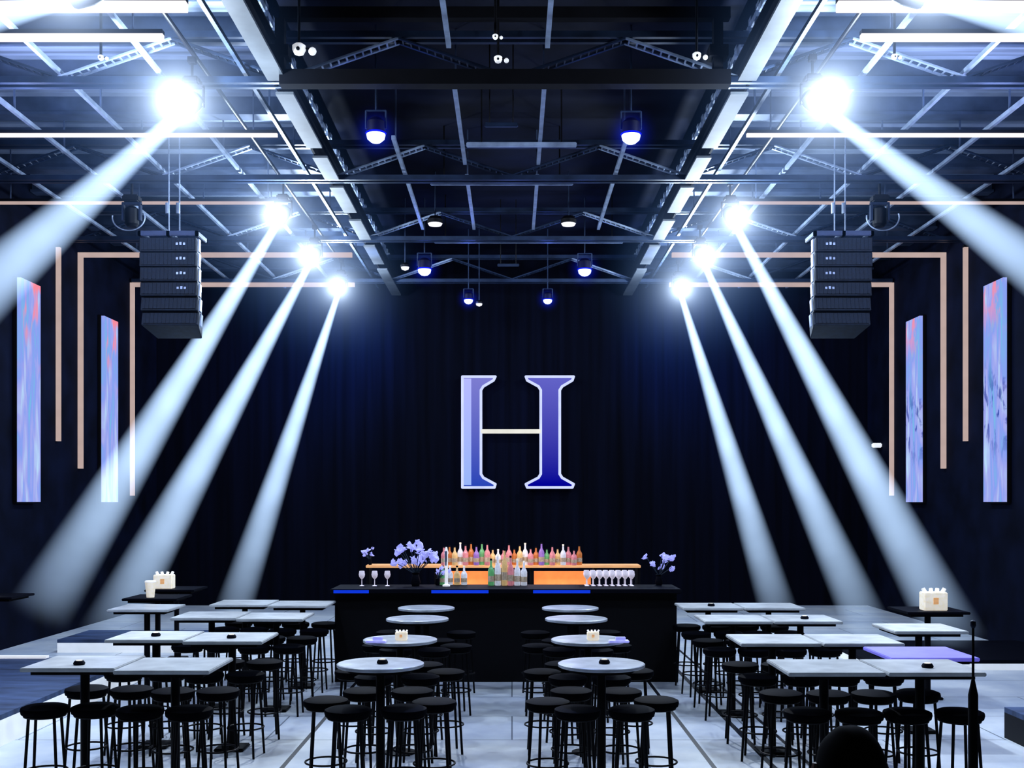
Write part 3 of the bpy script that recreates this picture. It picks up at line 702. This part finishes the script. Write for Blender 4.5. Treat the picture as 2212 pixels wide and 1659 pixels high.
# wine glasses
def make_glass():
    t=thing('wine_glass',(0,0,0),'','glass')
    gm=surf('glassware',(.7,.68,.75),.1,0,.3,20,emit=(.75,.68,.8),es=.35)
    bm=bmesh.new(); lathe(bm,[(.012,.09),(.036,.12),(.042,.15),(.034,.2)],14); obj('bowl',bm,gm,t,smooth=True)
    bm=bmesh.new(); lathe(bm,[(.034,0),(.03,.004),(.006,.01),(.005,.09)],14); obj('stem',bm,gm,t,smooth=True)
    return t
gl=make_glass(); first=True
for (x0,n,dx,side) in ((1.0,8,.085,'right end of the counter'),(-2.0,3,.17,'left end of the counter')):
    for k in range(n):
        for rr in range(2 if n>4 else 1):
            l=f'stemmed wine glass in the row at the {side}'; g='wine glasses at the '+side
            p=(x0+k*dx,14.8+rr*.14,1.2)
            if first: gl.location=p; gl['label']=l; gl['group']=g; first=False
            else: copy_tree(gl,p,0,l,g)
# flowering arrangements, lilac light painted into the blossom colour
def arrangement(x,y,z,s,n,label,lean=0):
    t=thing('flower_arrangement',(x,y,z),label,'flowers','lilac flower arrangements on the bar')
    bm=bmesh.new(); lathe(bm,[(.05*s,0),(.07*s,.05*s),(.045*s,.16*s),(.06*s,.19*s)],18); obj('vase',bm,M['tabledark'],t,smooth=True)
    bs=bmesh.new(); bl=bmesh.new()
    for k in range(n):
        a=random.uniform(0,2*PI); sp=random.uniform(.08,.34)*s; hh=random.uniform(.2,.5)*s
        tip=Vector((math.cos(a)*sp+lean*hh,math.sin(a)*sp*.5,.17*s+hh-sp*.3))
        tube(bs,(0,0,.16*s),tip,.005,seg=5)
        for q in range(6):
            rr=random.uniform(.02,.045)*s
            M4=Matrix.Translation(tip+Vector((random.uniform(-.04,.04),random.uniform(-.03,.03),random.uniform(-.05,.02)))*s) @ Matrix.Rotation(random.uniform(0,3),4,(random.random(),random.random(),random.random())) @ Matrix.Diagonal((1,.35,1.5,1))
            bmesh.ops.create_icosphere(bl,subdivisions=1,radius=rr,matrix=M4)
    obj('stems',bs,M['leaf'],t); o=obj('blossoms',bl,M['lilac'],t); o['kind']='stuff'
arrangement(-1.28,14.75,1.2,.95,18,'large lilac lit flower arrangement on the left of the counter',.15)
arrangement(-1.0,14.9,1.2,.45,9,'small lilac lit flower bunch beside the large left arrangement',.4)
arrangement(-2.05,16.05,1.41,.42,9,'lilac lit flowers at the left end of the wooden shelf')
arrangement(1.97+.0,15.2-.3,1.2,.75,9,'lilac lit flowers at the right end of the counter',.1)

# ------------------------------------------------------------------ microphone stand, person
t=thing('microphone_stand',(1.66,4.0,0),'tall black microphone stand in the right foreground','microphone stand')
bm=bmesh.new(); lathe(bm,[(.16,0),(.16,.015),(.03,.03)],28); obj('base',bm,M['black'],t,smooth=True)
bm=bmesh.new(); lathe(bm,[(.017,.03),(.017,1.61),(.013,1.63),(.006,1.665)],16); obj('tube',bm,M['black'],t,smooth=True)
bm=bmesh.new(); lathe(bm,[(.0048,1.66),(.0045,1.85)],10); obj('rod',bm,M['black'],t,smooth=True)
bm=bmesh.new(); lathe(bm,[(.006,1.85),(.01,1.86),(.009,1.875),(.001,1.88)],12); o=obj('microphone',bm,M['truss'],t,smooth=True)

def skin_obj(name, pts, edges, rad, mat, parent, sub=2):
    me=bpy.data.meshes.new(name); me.from_pydata(pts,edges,[]); o=bpy.data.objects.new(name,me); C.objects.link(o); o.parent=parent
    me.materials.append(mat)
    md=o.modifiers.new('skin','SKIN'); md.use_smooth_shade=True
    if not me.skin_vertices: 
        bpy.context.view_layer.objects.active=o
    for i,r in enumerate(rad):
        me.skin_vertices[0].data[i].radius=(r,r) if not isinstance(r,tuple) else r
    me.skin_vertices[0].data[0].use_root=True
    s=o.modifiers.new('sub','SUBSURF'); s.levels=sub; s.render_levels=sub
    return o
per=thing('person',(.885,2.9,-.01),'person with dark hair standing in the right foreground, seen from behind','person')
P=[(0,0,.95),(0,0,1.15),(0,0,1.36),(0,0,1.46),(0,.01,1.52),(0,.02,1.60),(0,.01,1.655)]; R=[(.15,.10),(.14,.10),(.16,.10),(.07,.06),(.055,.055),(.075,.09),(.06,.075)]
E=[(0,1),(1,2),(2,3),(3,4),(4,5),(5,6)]
def chain(start,pts,rad):
    prev=start
    for p,r in zip(pts,rad):
        P.append(p); R.append(r); E.append((prev,len(P)-1)); prev=len(P)-1
    return prev
for s in (-1,1):
    chain(0,[(s*.10,0,.88),(s*.11,0,.50),(s*.12,-.01,.10),(s*.13,.12,.04)],[.09,.06,.045,.04])
    w_=chain(2,[(s*.17,0,1.40),(s*.22,0,1.15),(s*.24,.04,.90)],[.055,.045,.03])
    h_=chain(w_,[(s*.245,.06,.83)],[(.035,.02)])
    for f,(dy,ln) in enumerate(((-.03,.07),(-.01,.085),(.01,.08),(.03,.065))):
        chain(h_,[(s*.245,.06+dy,.79),(s*.24,.065+dy,.79-ln*.55),(s*.23,.075+dy,.79-ln)],[.009,.008,.007])
    chain(h_,[(s*.235,.10,.83),(s*.23,.12,.80)],[.010,.008])
skin_obj('body',P,E,R,M['cloth'],per)
bm=bmesh.new(); bmesh.ops.create_uvsphere(bm,u_segments=28,v_segments=18,radius=1)
for v in bm.verts:
    co=v.co.copy(); k=1+.012*math.sin(co.x*9+co.z*5)
    v.co=Vector((co.x*.09*k, co.y*.10*k, co.z*.115*k))
    if v.co.z<-.03 and v.co.y>.03: v.co.y=.03
bmesh.ops.translate(bm,verts=bm.verts,vec=(0,0,1.615)); obj('hair',bm,M['hair'],per,smooth=True)
bm=bmesh.new()
lathe(bm,[(.001,-.02),(.015,-.01),(.012,.02),(.001,.03)],8,Matrix.Translation((0,.115,1.60)))
for s in (-1,1): lathe(bm,[(.01,-.03),(.02,0),(.01,.03)],8,Matrix.Translation((s*.088,.01,1.60)))
obj('face',bm,M['skin'],per,smooth=True)

# ------------------------------------------------------------------ lights
# back-lights over the bar throwing the stool shadows towards the viewer
for x,tx,e in ((-1.3,-2.6,1150),(1.3,2.8,1150)):
    light('SPOT','floor_wash',(x,16.2,6.7),e,(.86,.92,1),aim=(tx,7.9,0),size=.08,ang=44,blend=1)
light('SPOT','aisle_wash',(0,13.0,6.7),650,(.3,.42,1),aim=(-.1,6.8,0),size=.1,ang=24,blend=.8)  # unseen ceiling spot added to tint and brighten the aisle floor
for s in (-1,1):
    light('SPOT','edge_wash',(s*3.6,14.5,6.7),1100,(.75,.86,1),aim=(s*5.6,9.6,0),size=.1,ang=48,blend=.8)  # unseen spot added to brighten the side floor and platform edge
    light('SPOT','back_corner_wash',(s*3.2,22.6,6.3),900,(.05,.25,1),aim=(s*4.2,25,5.6),size=.2,ang=100,blend=1)  # unseen blue spot added in place of blue haze in the corner
    light('SPOT','bay_wash',(s*2.9,20,6.2),90,(.08,.28,1),aim=(s*1.2,22,7.6),size=.2,ang=120,blend=1)
    light('POINT','deck_wash',(s*5.6,12.6,6.2),150,(.55,.62,1),size=.3)  # unseen lamps added to brighten the side roof deck
    light('POINT','deck_wash',(s*5.6,10.0,6.2),170,(.55,.62,1),size=.3)
light('POINT','bay_fill',(0,14.3,5.9),6,(.25,.35,1),size=.3)
light('POINT','bay_fill',(0,18,6.2),6,(.2,.3,1),size=.3)
